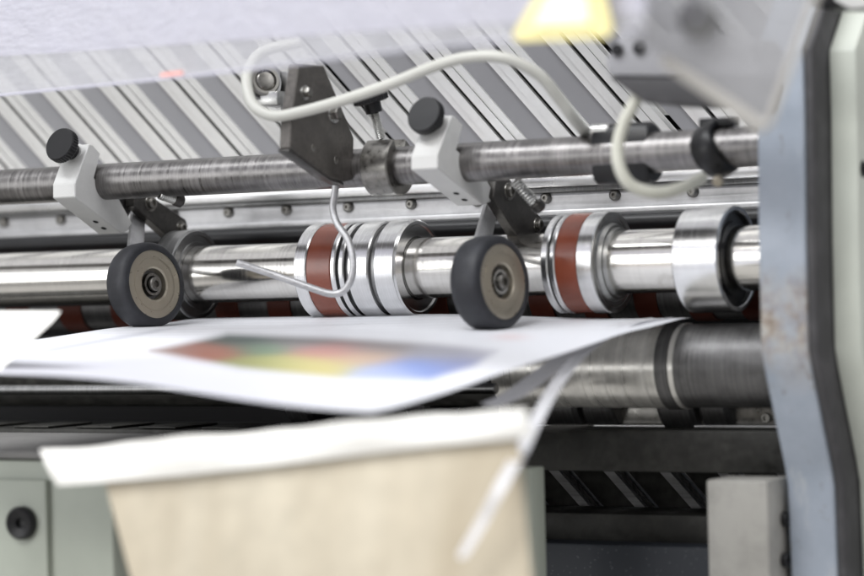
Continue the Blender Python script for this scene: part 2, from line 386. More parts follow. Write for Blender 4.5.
# ---------------------------------------------------------------- press wheel assemblies
WB = []
def press_wheel(dx, dy, label, arm, bolts, wheel_c, wheel_r, wheel_n, wheel_w, knob_px, fork, spring, YW, hubspin):
    f = lambda x, y: (x+dx, y+dy)
    Xs = xb(106+dx)
    A = lambda x, y: (lambda p: (p.y, p.z))(atX(x, y, Xs))
    wc = at(wheel_c[0], wheel_c[1], YW)
    t = thing('press_wheel_bracket', label, 'press wheel', (wc.x, wc.y, wc.z-wheel_r), 'press wheel brackets on the bar')
    side = [(89, 144), (93, 145), (100.5, 153.5), (94.2, 178.2), (101, 184), (113.4, 195.1), (119, 198.5), (132.6, 223.4), (129, 230), (121, 233.5), (75, 197), (75, 183)]
    pts = [A(*f(*p)) for p in side]
    wdt = .0215
    body = obj('clamp', prismX(pts, Xs-wdt, Xs, .0007, 1), M['white_metal'], t, 14)
    # two screw holes in the lower sloping face
    p0, p1 = Vector((0, *pts[10])), Vector((0, *pts[9])); d = (p1-p0).normalized(); nn = Vector((0, -d.z, d.y))
    if nn.y > 0: nn = -nn
    for s in (.66, .84):
        c = p0.lerp(p1, s)+Vector((Xs-wdt*.45, 0, 0))
        obj('screw_hole', lathe([(.0001, 0), (.00025, .0021), (.0001, .0023)], c, nn, 20), M['void'], body)
    # knob on the upper leg
    kn = Vector((-.05, -.93, .36)).normalized()
    kb = atX(76+dx, 154+dy, Xs-wdt*.5)
    kc = kb+kn*.0205
    kr = .0136
    kp = []
    bm = lathe([(0, 0), (0, kr*.93), (-.0012, kr), (-.0068, kr), (-.0080, kr*.9), (-.0082, kr*.55), (-.016, kr*.5), (-.016, 0)], kc, kn, 72)
    u = kn.cross(Vector((0, 0, 1))).normalized(); w = kn.cross(u)
    for v in bm.verts:                       # knurling
        q = v.co-kc; h = q.dot(kn); rad = q-kn*h
        if rad.length > kr*.97:
            a = math.atan2(rad.dot(w), rad.dot(u)); v.co += rad.normalized()*(-.0006 if int(round(a/(2*math.pi)*72)) % 2 else 0)
    obj('knob', bm, M['black'], t, 25)
    obj('screw', rod(kc, kn, -.032, -.015, .0032), M['zinc'], t)
    # boss where screw enters
    obj('boss', rod(kc, kn, -.0235, -.0185, .0085, .002), M['white_metal'], t)
    # arm: side plate (+x face) plus a block tying it to the clamp
    Xa = Xs+.0035
    AA = lambda x, y: (lambda p: (p.y, p.z))(atX(x, y, Xa))
    ap = [AA(*p) for p in arm]
    obj('arm', prismX(ap, Xa-.0085, Xa, .0006, 1), M['black_steel'], t, 14)
    q = [A(*f(118, 197)), A(*f(133, 193)), A(*f(139, 207)), A(*f(134, 217)), A(*f(126, 212))]
    obj('pivot_block', prismX(q, Xa-.020, Xa-.009, .001), M['steel_dark'], t, 30)
    for (bx, by), r in zip(bolts, (.0046, .0040)):
        c = atX(bx, by, Xa)
        b_ = hexbolt('bolt', c, X1, r, .0035, M['bolt'], t)
        obj('washer', lathe([(0, 0), (0, r*1.5), (.0008, r*1.45), (.0008, 0)], c, X1, 40), M['bolt'], b_)
    # wheel
    wn = wheel_n.normalized()
    h = wheel_w
    wh = obj('wheel', lathe([(-h, 0), (-h, wheel_r*.62), (0, wheel_r*.62), (0, wheel_r*.60)], wc, wn, 96), M['hub'], t)
    bm = lathe([(-h, wheel_r*.60), (-h, wheel_r*.90), (-h+.0015, wheel_r*.965), (-h*.72, wheel_r), (-h*.35, wheel_r), (-.003, wheel_r*.985), (-.0008, wheel_r*.94), (0, wheel_r*.88), (.0002, wheel_r*.795), (-.0006, wheel_r*.79)], wc, wn, 128)
    obj('tyre', bm, M['tyre'], wh, 50)
    obj('hub_disc', lathe([(-.0006, wheel_r*.80), (-.0002, wheel_r*.70), (-.0004, wheel_r*.41), (-.0012, wheel_r*.37), (-.006, wheel_r*.35), (-.006, 0)], wc, wn, 96), M['hub'], wh, 25)
    obj('hub_recess', lathe([(-.0058, wheel_r*.345), (-.0056, 0)], wc, wn, 64), M['cup'], wh)
    obj('hub_ring', lathe([(-.0056, wheel_r*.27), (-.002, wheel_r*.26), (-.002, wheel_r*.20), (-.005, wheel_r*.19)], wc, wn, 64), M['zinc'] if hubspin else M['bolt'], wh, 25)
    obj('axle_bolt', lathe([(-.0056, wheel_r*.17), (.0008, wheel_r*.165), (.0016, wheel_r*.14), (.0016, wheel_r*.08), (-.001, wheel_r*.075), (-.001, 0)], wc, wn, 6 if False else 40), M['bolt'], wh, 25)
    WB.append(wc-Vector((0, 0, wheel_r)))
    # fork from arm down to the axle, behind the wheel
    e = AA(*fork[0]); top = Vector((Xa-.013, e[0]+.002, e[1]+.012)); bot = wc-wn*(h+.003)
    d = (bot-top); wdir = d.cross(wn)  .normalized()*.0075; th = wn*.0035
    bm = poly_slab([top-wdir, top+wdir, bot+wdir*1.3, bot-wdir*1.3], -th, .0006)
    obj('fork', bm, M['alu_dull'], t, 30)
    obj('axle', lathe([(-.004, 0), (-.004, .0065), (0.002, .0065), (.004, .0055), (.004, 0)], wc-wn*(h+.004), wn, 32), M['zinc'], t)
    # spring with its adjusting cap
    s0, s1 = at(spring[0][0], spring[0][1], spring[2]), at(spring[1][0], spring[1][1], spring[2]+.012)
    ax = (s1-s0); L = ax.length; ax.normalize(); u = ax.cross(Vector((0, 0, 1))).normalized(); w = ax.cross(u)
    turns = 9
    pts = [s0+ax*L*k/(turns*14)+(u*math.cos(k/14*2*math.pi)+w*math.sin(k/14*2*math.pi))*.0036 for k in range(turns*14+1)]
    obj('spring', tube(pts, .00075, 8, 0), M['zinc'], t)
    obj('spring_cap', rod(s1, ax, -.001, .007, .0052, .0015), M['black_steel'], t)
    return t
def wheel_ax(yaw, tilt):     # axis mostly +x, turned towards the camera side and tilted up
    return Vector((math.cos(yaw)*math.cos(tilt), -math.sin(yaw)*math.cos(tilt), math.sin(tilt)))
RW = .0327
press_wheel(0, 0, 'grey rubber press wheel on a pale clamp, left of the dark triangular plate',
    [(133.7, 194), (147, 193), (186, 219.5), (188, 226), (186.5, 233), (178, 238.7), (168.7, 237), (134, 206)], [(150.6, 203), (181, 228)],
    (155, 284), RW, wheel_ax(.20, .10), .0205, (59, 139.5), [(152, 224)], [(160, 194), (175, 199), -.075], -.088, False)
press_wheel(362.5, -28.6, 'grey rubber press wheel on a pale clamp, between the two red-banded collars',
    [(496, 181), (504, 177), (509, 178), (543, 220), (544, 228), (538, 239), (519, 239), (493, 197)], [(509, 191), (537.5, 225)],
    (503.5, 281.5), RW*1.02, wheel_ax(.14, .06), .0235, (422, 107), [(508, 222)], [(515, 181), (535, 203), -.062], -.088, True)

# ---------------------------------------------------------------- triangular bracket plate with split collar on the bar
t = thing('bracket_plate', 'dark triangular steel plate on a split collar around the bar, under the looped cable', 'bracket', (xb(340), YB, ZB-.02))
Xp = xb(361)
A = lambda x, y: (lambda p: (p.y, p.z))(atX(x, y, Xp))
tri = [(299, 64), (324, 65.7), (347, 120), (354, 138), (353, 180), (344, 182), (330, 178), (290, 148), (291, 120)]
obj('plate', prismX([A(*p) for p in tri], Xp-.009, Xp, .0007, 1), M['plate'], t, 14)
obj('flange', prismX([A(*p) for p in [(289, 150.5), (330, 180), (344, 185), (344, 182.5), (330, 178.2), (290, 148.2)]], Xp-.0095, Xp-.0001, .0003), M['black_steel'], t, 30)
for (x, y), r in (((304.5, 92.5), .0038), ((333.8, 113), .0052)):
    b_ = hexbolt('bolt', atX(x, y, Xp), X1, r, .005, M['bolt'], t, False)
    obj('washer', lathe([(0, 0), (0, r*1.4), (.001, r*1.35), (.001, 0)], atX(x, y, Xp), X1, 40), M['zinc'], b_)
for x, y in ((313, 148), (335.8, 160)):
    obj('pin', lathe([(0, 0), (.0003, .0028), (.0006, .0026), (-.0006+.0008, .0014), (.0001, 0)], atX(x, y, Xp), X1, 24), M['bolt'], t)
x0, x1 = xb(374), xb(401)
RO = .0212
bm = bmesh.new()                 # ring with a gap at the top-back
segs = 60; g0, g1 = math.radians(112), math.radians(112+312)
rings = []
for i in range(segs+1):
    a = g0+(g1-g0)*i/segs; cy, cz = -math.cos(a), math.sin(a)
    rings.append([bm.verts.new((X, YB+cy*r, ZB+cz*r)) for X, r in ((x0, RB+.0002), (x0, RO-.001), (x0+.001, RO), (x1-.001, RO), (x1, RO-.001), (x1, RB+.0004))])
for P, Q in zip(rings, rings[1:]):
    for k in range(6): bm.faces.new((P[k], P[(k+1) % 6], Q[(k+1) % 6], Q[k]))
bm.faces.new(rings[0]); bm.faces.new(rings[-1][::-1])
obj('split_collar', bm, M['bolt'], t, 30)
kc = at(371, 100, YB-.004); kd = (at(381, 138, YB+.002)-kc).normalized()
bm = lathe([(-.006, 0), (-.006, .0110), (-.005, .0130), (.001, .0130), (.002, .011), (.002, .0065), (.0095, .006), (.0095, 0)], kc, kd, 72)
for i, v in enumerate(bm.verts):
    q = v.co-kc; rad = q-kd*q.dot(kd)
    if rad.length > .0128: v.co += rad.normalized()*(-.0006*(i % 2))
k_ = obj('knob', bm, M['black'], t, 25)
thr = [(.009, .0028)]
for i in range(14): thr += [(.0095+i*.0014, .0028), (.0102+i*.0014, .0034)]
obj('screw', lathe([(.009, 0)]+thr+[(.030, 0)], kc, kd, 24), M['zinc'], t, 60)

# sensor barrel left of the plate
sc_ = at(266, 80, -.11); sd = Vector((.75, -.6, .15)).normalized()
t = thing('sensor_barrel', 'small silver barrel sensor on a bright metal foot, left of the dark triangular plate', 'sensor', at(270, 104, -.1))
obj('barrel', lathe([(-.02, 0), (-.02, .011), (-.002, .011), (0, .010), (0, .008), (-.002, .0075), (-.002, 0)], sc_, sd, 48), M['bolt'], t)
obj('collar', lathe([(-.012, .008), (-.012, .0135), (-.006, .0135), (-.006, .008)], sc_, sd, 48), M['steel_dark'], t)
obj('cap', lathe([(-.0015, .0078), (.0002, .006), (.0009, 0)], sc_, sd, 32), M['bolt'], t)
p = at(262, 93, -.1)
obj('foot', box(p.x, p.x+.020, -.11, -.08, p.z-.010, p.z, .001), M['zinc'], t)
p = at(283, 72, -.09)
obj('bracket_leg', box(p.x, p.x+.009, -.095, -.085, p.z-.042, p.z, .001), M['steel_dark'], t)

# bent wire guide hanging from the plate
Yw = -.085
pts = [at(336, 180, Yw), at(335, 192, Yw), at(333, 208, Yw), at(337, 223, Yw-.002), at(347, 238, Yw-.004), at(352, 254, Yw-.006), at(353, 270, Yw-.008), at(349, 284, Yw-.010), at(341, 292.5, Yw-.012), at(329, 293.5, Yw-.015), at(310, 287.5, Yw-.02), at(270, 273.5, Yw-.03), at(237, 262.5, Yw-.04)]
obj('wire_guide', tube(pts, .0026, 20, 10), M['alu_dull'], None, 60, 'bent grey wire rod hanging in front of the middle collar', 'wire')

# ---------------------------------------------------------------- aluminium rails behind the shaft
def rail(name, lab, Y0, strips, ref=430):
    return None
Yr = .075
t = thing('upper_rail', 'silver aluminium rail with a row of small round screws, behind the mounting bar', 'rail', (xat(400, Yr, .06), Yr, zat(430, 240, Yr)))
xa, xz = xat(-220, Yr, .06), xat(775, Yr, .06)
Zr = lambda y: zat(430, y, Yr)
obj('top_flange', box(xa, xz, Yr-.004, Yr+.027, Zr(193), Zr(182.5), .0012), M['alu'], t)
obj('lip', box(xa, xz, Yr+.002, Yr+.027, Zr(198), Zr(193.2), .0006), M['steel_dark'], t)
obj('web', box(xa, xz, Yr+.006, Yr+.027, Zr(215), Zr(198.2), .0004), M['alu_dull'], t)
obj('bottom_flange', box(xa, xz, Yr-.004, Yr+.027, Zr(221), Zr(215.2), .0010), M['alu_dull'], t)
pxs = [x for x in (-20, 52, 128, 165+60, 285, 345, 408, 474, 543, 613, 686)]
for p in (0, 57, 225, 283, 345, 408, 543, 612, 690, 118, 170, 474):
    xq = xat(p, Yr, Zr(203))
    s_ = obj('screw', lathe([(0, 0), (0, .0046), (.0022, .0042), (.0036, .0026), (.0036, .0014), (.0018, .0012), (.0018, 0)], Vector((xq, Yr+.0055, Zr(203))), Vector((0, -1, 0)), 32), M['bolt'], t, 40)
Yq = .07
zc = zat(430, 233, Yq)
for nm, z, r, mt, lab in (('tie_rod', zat(430, 229.5, Yq), .0068, 'black', 'thin dark tie rod just under the screwed aluminium rail'),
                          ('cross_shaft', zat(430, 241.5, Yq), .0034, 'steel_dark', 'thin pale shaft close above the polished roller')):
    obj(nm, rod(Vector((0, Yq, z)), X1, xat(-220, Yq, z), xat(775, Yq, z), r), M[mt], None, 35, lab, 'rod')

# ---------------------------------------------------------------- upper fold plate made of slats
dv = Vector((-.72, -.415, 1.0)).normalized()        # up the plate = towards the camera
nv = Vector((0, -1.0, -.415)).normalized()       # its visible underside normal
O0 = Vector((0, .104, zat(430, 186, .104)))
def atPlate(px, py, off=0):
    d = ray(px, py); o = O0+nv*off; return CAM+d*((o-CAM).dot(nv)/d.dot(nv))
def strip(xa_, xb_, h0, h1, s0=.004, s1=.36, b=.0006, bm=None):
    # box along dv, from off h0 to h1 along nv
    t_ = bmesh.new(); bmesh.ops.create_cube(t_, size=1)
    for v in t_.verts:
        v.co = Vector((xa_+(v.co.x+.5)*(xb_-xa_), 0, 0))+Vector((0, O0.y, O0.z))+dv*(s0+(v.co.y+.5)*(s1-s0))+nv*(h0+(v.co.z+.5)*(h1-h0))
    bev(t_, b); return t_
xk = [atPlate(p, 100).x for p in (69, 523)]
pitch = (xk[1]-xk[0])/7
t = thing('fold_plate', 'large sloping fold plate of grey strips and silver ribs behind the bar', 'fold plate', (xk[0]+pitch*4, O0.y, O0.z))
k0 = xk[0]-pitch*2-.05*0
for i in range(19):
    x = k0+pitch*i
    if x > .80: break
    obj('slot_shade', strip(x-pitch*.015, x+pitch*.085, -.004, .0008, b=0), M['void'], t)  # flush black strip painted in for the dark gap between ribs
    obj('rib', strip(x+pitch*.09, x+pitch*.185, -.004, .0045, b=.0012), M['rib'], t)
    obj('rib', strip(x+pitch*.222, x+pitch*.315, -.004, .003, b=.0010), M['rib'], t)
    obj('groove', strip(x+pitch*.186, x+pitch*.221, -.004, .0006, b=0), M['black_steel'], t)  # dark strip standing in for the shadow between paired ribs
    wide = i in (7, 11)
    obj('panel', strip(x+pitch*(.46 if wide else .325), x+pitch*.735, -.003, .0), M['panel'], t)
    obj('rib', strip(x+pitch*.745, x+pitch*.845, -.004, .003, b=.0010), M['rib'], t)
    obj('rib', strip(x+pitch*.875, x+pitch*.975, -.004, .0045, b=.0012), M['rib'], t)
obj('slot_shade_sheet', strip(k0, .85, -.035, -.030), M['void'], t)  # added black sheet keeping the openings between slats dark
for h in (.055, .22):
    obj('cross_bar', (lambda b: b)(strip(k0, .85, -.012, -.0055, h, h+.018)), M['white_metal'], t)
p = atPlate(481, 92, .0008)
obj('pen_mark', tube([atPlate(480, 88, .0006), atPlate(481.5, 94, .0006), atPlate(482.5, 101, .0006)], .0005, 8, 4), M['redmark'], t, label='short red pen stroke')

# lower fold plate, shade under the beam put into its dark materials
Ol = Vector((0, .06, zat(620, 478, .06)))
t = thing('lower_fold_plate', 'shadowed slatted fold plate seen through the gap under the dark beam', 'fold plate', (xat(620, .06, Ol.z), .06, Ol.z-.06))
O0s = O0; O0 = Ol
xm = xat(560, .06, Ol.z-.02)
for i in range(-4, 7):
    x = xm+i*.046
    obj('rib', strip(x, x+.007, -.003, .004, -.12, .03), M['alu_dull'], t)
    obj('rib', strip(x+.010, x+.013, -.003, .002, -.12, .03), M['steel_dark'], t)
    obj('panel', strip(x+.017, x+.042, -.003, 0, -.12, .03), M['beam'], t)
O0 = O0s

# ---------------------------------------------------------------- beams under the drum roller
Yb = -.015
xa, xz = xat(-200, Yb, -.12), xat(830, Yb, -.12)
Zb = lambda y: zat(640, y, Yb)
xa0 = xa; xa = xat(500, .02, -.1)
t = thing('lower_rail', 'narrow grey metal rail with small screws directly above the dark beam', 'rail', (xat(640, Yb, -.1), .02, Zb(429)))
obj('web', box(xa, xat(790, .02, -.1), .018, .04, Zb(427), Zb(404), .0005), M['bolt'], t)
obj('flange', box(xa, xat(790, .02, -.1), .010, .04, Zb(429.5), Zb(427.3), .0003), M['alu'], t)
hexbolt('screw', at(767, 418, .018), Vector((0, -1, 0)), .0035, .003, M['bolt'], t)
xa = xa0
obj('cross_beam', box(xa, xat(802, Yb, -.12), Yb, .05, Zb(472), Zb(430), .0015), M['beam'], None, 35, 'heavy dark steel beam across the machine below the drum roller', 'beam')
obj('lower_bar', box(xa, xat(770, Yb, -.16), Yb+.01, .05, Zb(545), Zb(516), .0012), M['beam'], None, 35, 'thin dark bar below the shadowed lower fold plate', 'bar')
obj('speckled_panel', box(xa, xat(790, Yb, -.2), Yb-.012, .05, Zb(640), Zb(543.5), .002), M['speckle'], None, 35, 'blue-black speckled panel at the bottom, left of the grey steel block', 'panel')

# ---------------------------------------------------------------- right side frame
Yp = -.10
Xf0 = at(757, 200, Yp).x; Xf1 = at(804, 200, Yp).x
def prof_y(py, px, X):          # y of the left edge for a px/py at plane x=X
    p = atX(px, py, X); return (p.y, p.z)
left = [(757, -80), (757, 120), (758, 240), (760.5, 350), (764, 371), (783, 462), (787, 485), (793, 640)]
front = [prof_y(y, x, Xf0) for x, y in left]
# the top of the frame leans back above the guard
front[0] = (front[1][0]+.105, front[1][1]+.16)
front.insert(1, (front[1][0]+.0, front[1][1]+.045))
def band(front, d0, d1): 
    return [(y+d0, z) for y, z in front]+[(y+d1, z) for y, z in reversed(front)]
t = thing('machine_upright', 'chipped blue-grey side frame upright with black seam and pale cover', 'machine frame', ((Xf0+Xf1)/2, front[3][0]+.05, front[-1][1]))
obj('upright', prismX(band(front, 0, .35), Xf0, Xf1, .0022, 3), M['blue'], t, 40)
obj('seam', prismX(band(front, .002, .034), Xf1+.0002, Xf1+.006, .001), M['rubber'], t, 40)
cov = obj('side_cover', prismX(band(front, .031, .40), Xf1+.0062, Xf1+.0250, .002), M['green2'], t, 40)
p = atX(863, 169, Xf1+.025)
obj('cover_hole', lathe([(.0001, 0), (.0003, .0052), (.0002, .0058)], p, X1, 32), M['void'], cov)
# dark cap high at the right corner
p = at(836, 3, -.04)
t2 = thing('corner_box', 'dark box with a white lid at the top right corner above the frame', 'box', p)
obj('case', poly_slab([at(824, -30, -.12), at(880, -30, -.12), at(880, 12, -.12), at(832, 12, -.12), at(822, 2, -.12)], Vector((0, -.03, 0)), .002), M['black'], t2)
obj('lid', poly_slab([at(832, -30, -.155), at(880, -30, -.155), at(880, 6, -.155), at(850, 9, -.155), at(834, 0, -.155)], Vector((0, .003, 0)), .001), M['white_metal'], t2)

# grey block with two black bolts
Yk = -.085
p0, p1 = at(706, 480, Yk), at(767, 478, Yk)
t = thing('steel_block', 'grey square steel block with two black bolts in its right side, beside the frame foot', 'block', (p0.x, Yk, p0.z-.09))
obj('body', box(p0.x, p1.x, Yk, Yk+.040, p0.z-.12, p0.z, .0016), M['block'], t)
for y in (519, 560):
    hexbolt('bolt', atX(783, y, p1.x), X1, .0048, .004, M['black'], t)

# ---------------------------------------------------------------- strap clamps on bar (right)
def strap(c0px, r, w, yaw, lab, flatten=True):
    c = Vector((xb(c0px), YB, ZB)); ax = Vector((math.cos(yaw), -math.sin(yaw)*.6, math.sin(yaw)*.8))
    t = thing('strap_clamp', lab, 'clamp', c-Vector((0, 0, r)), 'black strap clamps on the bar')
    bm = lathe([(-w, RB+.0003), (-w, r-.002), (-w+.002, r), (w-.002, r), (w, r-.002), (w, RB+.0003)], c, ax, 72)
    for v in bm.verts:                                  # flattened front so the bar shows through the strap
        q = v.co-c
        if flatten and q.y < -RB*.55: v.co.y = c.y-RB*.55-(abs(q.y)-RB*.55)*.35
    obj('strap', bm, M['black'], t, 45)
    return t, c
t, c = strap(626, .0212, .021, 0, 'black strap clamp around the bar behind the ivory hose loop')
obj('screw', rod(Vector((xb(605), YB-.006, ZB+.017)), X1, -.007, .007, .0042, .001), M['zinc'], t)
t, c = strap(718, .0190, .0095, .50, 'tilted black strap clamp around the bar near the blue frame', False)
obj('screw', rod(at(718, 181, YB-.018), Vector((.2, -.8, -.5)).normalized(), -.003, .002, .0038, .001), M['hub'], t)
obj('tab', box(c.x-.012, c.x+.012, YB-.004, YB+.010, ZB+.015, ZB+.021, .001), M['black'], t)

# ---------------------------------------------------------------- cable and hose
pts = [at(300, 42, -.12), at(262, 52, -.135), at(248, 72, -.15), at(248, 92, -.16), at(256, 108, -.165), at(275, 116, -.165), at(300, 112, -.16), at(340, 101, -.155), at(390, 84, -.15), at(435, 66, -.15), at(470, 57, -.15), at(505, 58, -.145), at(538, 74, -.13), at(558, 97, -.115), at(575, 120, -.095), at(592, 140, -.04)]
obj('looped_cable', tube(pts, .0040, 20, 10), M['cable'], None, 60, 'thick pale grey cable looping from the plate over to the bar', 'cable')
Yh = -.19
pts = [at(641, 84, Yh), at(634, 103, Yh), at(624, 123, Yh), at(618, 146, Yh), at(620, 168, Yh), at(632, 186, Yh+.005), at(658, 193, Yh+.02), at(684, 187, Yh+.05), at(702, 178, Yh+.085)]
obj('hose_loop', tube(pts, .0040, 20, 10), M['hose'], None, 60, 'ivory hose looping down from the dark box in front of the bar', 'hose')

# ---------------------------------------------------------------- dark box and acrylic corner guard
t = thing('junction_box', 'blurred dark grey box above the ivory hose, behind the clear corner guard', 'box', at(670, 105, -.2))
f0 = [at(603, 62, -.20), at(640, 44, -.20), at(760, 60, -.20), at(745, 112, -.20), at(655, 102, -.20), at(630, 84, -.20)]
obj('case', poly_slab([at(604, 60, -.20), at(622, 30, -.20), at(750, 36, -.20), at(758, 78, -.20), at(607, 76, -.20)], Vector((0, .05, 0)), .003), M['panel'], t)
obj('underside', poly_slab([at(607, 76.5, -.20), at(758, 79, -.20), at(748, 112, -.20), at(700, 106, -.20), at(644, 103, -.20)], Vector((0, .05, 0)), .003), M['rubber'], t)
for x, y in ((618, 50), (640, 48)):
    obj('screw', rod(at(x, y, -.2), Vector((0, -1, 0)), 0, .003, .004), M['black'], t)
Yg = -.44
t = thing('corner_guard', 'tilted clear grey acrylic guard plate at the top right, blurred near the lens', 'guard', at(760, 130, Yg))
G = [at(604, -60, Yg), at(838, -60, Yg+.0), at(770, 126, Yg), at(690, 76, Yg), at(606, 22, Yg)]
obj('plate', poly_slab(G, Vector((0, .003, 0))), M['acrylic'], t, 30)
def edge_tube(a, b, r, nm='edge', mt='acrylic_edge'):
    return obj(nm, tube([a, a.lerp(b, .5), b], r, 12, 2), M[mt], t, 60)
edge_tube(at(764, 128, Yg-.004), at(664, 60, Yg-.004), .0032)
edge_tube(at(768, 126, Yg-.004), at(836, -60, Yg-.004), .0020)
obj('latch', rod(at(700, 18, Yg-.004), Vector((0, -1, 0)), 0, .006, .011, .003), M['steel_dark'], t)

# ---------------------------------------------------------------- milky plastic guard, top left
def gpt(px, py): 
    return at(px, py, -.25-.23*(max(px, 0)/600))
t = thing('plastic_guard', 'milky translucent plastic guard sheet hanging along the top edge', 'guard', gpt(300, 70))
low = [(-80, 103), (0, 95), (80, 87), (170, 78), (260, 68), (350, 56.5), (430, 47), (520, 39), (640, 29)]
up = [(-80, 60), (0, 56), (100, 49), (200, 42), (300, 36), (400, 30), (520, 22), (640, 14)]
def edge(lst, px):
    for (a, b), (c, d) in zip(lst, lst[1:]):
        if a <= px <= c: return b+(d-b)*(px-a)/(c-a)
    return lst[-1][1]
def gs(y0, y1):
    def fn(u, v):
        px = -80+720*u; a, b = edge(y0, px), (edge(y1, px) if isinstance(y1, list) else y1)
        p = gpt(px, a+(b-a)*v); p.y += .004*math.sin(px*.013); return p
    return fn
obj('sheet', sheet(gs(up, -90), 60, 6, .002), M['guard'], t, 60)
obj('lip', sheet(gs(low, up), 60, 3, .0018), M['guard_edge'], t, 60)
obj('rim', tube([gpt(p, edge(low, p)) for p in range(-80, 641, 60)], .0010, 10, 4), M['guard'], t, 60)
st = Vector((0, -.006, 0))
obj('red_sticker', poly_slab([gpt(166, 73.5)+st, gpt(188, 71)+st, gpt(188, 75)+st, gpt(166, 77.5)+st], Vector((0, .001, 0))), M['red'], t)
obj('warning_label', poly_slab([gpt(518, 36)+st, gpt(524, 41.5)+st, gpt(612, 37)+st, gpt(617, 31)+st, gpt(598, -50)+st, gpt(570, -50)+st], Vector((0, .001, 0))), M['yellow'], t, label='yellow triangular warning label')
st = Vector((0, -.0085, 0))
obj('label_center', poly_slab([gpt(540, 28)+st, gpt(598, 25)+st, gpt(588, -45)+st, gpt(576, -45)+st], Vector((0, .001, 0))), M['yellow2'], t)

# ---------------------------------------------------------------- printed main sheet
ZN = ZS-RC-.0002
XRr = xat(690, 0, ZN)
re_ = [(690, 317.5), (625, 329), (547, 355), (462, 384), (371, 407)]
ys_ = []; zs_ = []
for x, y in re_:
    p = atX(x, y, XRr); ys_.append(p.y); zs_.append(p.z)
def interp(q, A, B):            # A decreasing
    for i in range(len(A)-1):
        if A[i] >= q >= A[i+1]:
            k = (A[i]-q)/(A[i]-A[i+1]); return B[i]+(B[i+1]-B[i])*k
    return B[-1] if q < A[-1] else B[0]
YN = ys_[-1]
pl = at(0, 372, YN); X0 = pl.x
def sst(a, b, x):
    k = max(0, min(1, (x-a)/(b-a))); return k*k*(3-2*k)
def zsheet(X, Y):
    zr = sum(interp(Y+o, ys_, zs_) for o in (-.02, -.01, 0, .01, .02))/5
    k = (XRr-X)/(XRr-X0)
    vv = (ys_[0]-Y)/(ys_[0]-YN)
    dz = pl.z-zs_[-1]
    w = .0018*math.sin(X*24+1)*vv+.0012*math.sin(X*11+Y*25)*vv
    return zr+dz*k*vv**1.4+w+.0062*sst(.12, .85, k)*(1-vv)**1.7-.0021*sst(0, .18, vv)
for q in WB: print('WHEELGAP', q, q.z-zsheet(q.x, q.y))
def shfn(u, v):
    Y = ys_[0]+(YN-ys_[0])*v; X = XRr-(XRr-X0+.16)*u
    return Vector((X, Y, zsheet(X, Y)))
bm = sheet(shfn, 260, 150, .00025)
inks = [((172, 349), (.74, .50, .44), 16), ((205, 350), (.78, .30, .18), 20), ((238, 341), (.24, .33, .30), 18), ((262, 349), (.30, .45, .30), 16),
        ((268, 364), (.62, .64, .22), 20), ((310, 366), (.74, .66, .24), 24), ((330, 351), (.66, .32, .28), 22), ((365, 358), (.70, .52, .36), 20),
        ((375, 347), (.42, .38, .38), 20), ((385, 372), (.52, .60, .82), 18), ((415, 367), (.25, .38, .80), 22), ((440, 353), (.50, .50, .56), 22),
        ((462, 364), (.36, .40, .66), 22), ((490, 356), (.62, .62, .68), 20), ((300, 341), (.38, .38, .38), 20)]
PG = [(150, 351), (228, 334), (330, 338), (440, 345), (497, 351), (474, 366), (430, 380), (340, 378), (240, 368)]
def pdist(x, y):                # signed distance, inside positive
    ins = False; dm = 1e9
    for (a, b), (c, d) in zip(PG, PG[1:]+PG[:1]):
        if (b > y) != (d > y) and x < (c-a)*(y-b)/(d-b)+a: ins = not ins
        t_ = max(0, min(1, ((x-a)*(c-a)+(y-b)*(d-b))/((c-a)**2+(d-b)**2)))
        dm = min(dm, math.hypot(x-a-t_*(c-a), y-b-t_*(d-b)))
    return dm if ins else -dm
def sst(a, b, x):
    k = max(0, min(1, (x-a)/(b-a))); return k*k*(3-2*k)
cl = bm.loops.layers.float_color.new('print')  # print colours, with curl and crease shading mixed in
cache = {}
for f in bm.faces:
    for l in f.loops:
        c = l.vert.co; key = (round(c.x, 5), round(c.y, 5))
        if key not in cache:
            x, y, _ = proj(c)
            wsum = 0; col = Vector((0, 0, 0))
            for (a, b), ik, s in inks:
                w = math.exp(-(((x-a)/(s*1.5))**2+((y-b)/(s*.34))**2)); wsum += w; col += Vector(ik)*w
            base = Vector((.85, .86, .90))
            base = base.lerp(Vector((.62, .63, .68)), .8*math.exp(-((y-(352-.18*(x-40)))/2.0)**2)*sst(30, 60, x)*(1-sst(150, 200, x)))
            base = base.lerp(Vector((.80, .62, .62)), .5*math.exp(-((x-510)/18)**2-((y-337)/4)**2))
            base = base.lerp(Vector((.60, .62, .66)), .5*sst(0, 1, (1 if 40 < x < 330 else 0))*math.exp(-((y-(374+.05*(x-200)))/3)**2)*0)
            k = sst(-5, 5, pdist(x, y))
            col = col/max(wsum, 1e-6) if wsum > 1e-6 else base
            wv = .5+.5*math.sin(y*1.9+math.sin(x*.02)*2); dk = (.30+.35*sst(230, 330, x))*(1-.55*sst(350, 337, y)); col = Vector([max(0, q)**1.25 for q in col])*(dk+.30+.10*wv)*(.72+.28*sst(200, 290, x)); g_ = (col.x+col.y+col.z)/3; col = col.lerp(Vector((g_, g_, g_*1.05)), .28); st_ = math.sin(y*3.1+x*.015)*math.sin(y*1.3-x*.01+1); col = col*(1+.10*st_); base = base*(1-.05*max(0, math.sin(y*2.3+x*.05+2*math.sin(x*.013)))); base = base.lerp(Vector((.62, .62, .70)), .55*sst(352, 362, y+.03*(x-150))*(1-sst(230, 380, x))); cc = base.lerp(col, k)  # lower left greyed for the curl's shading, base streaked for crumple
            cache[key] = (cc.x, cc.y, cc.z, 1)
        l[cl] = cache[key]
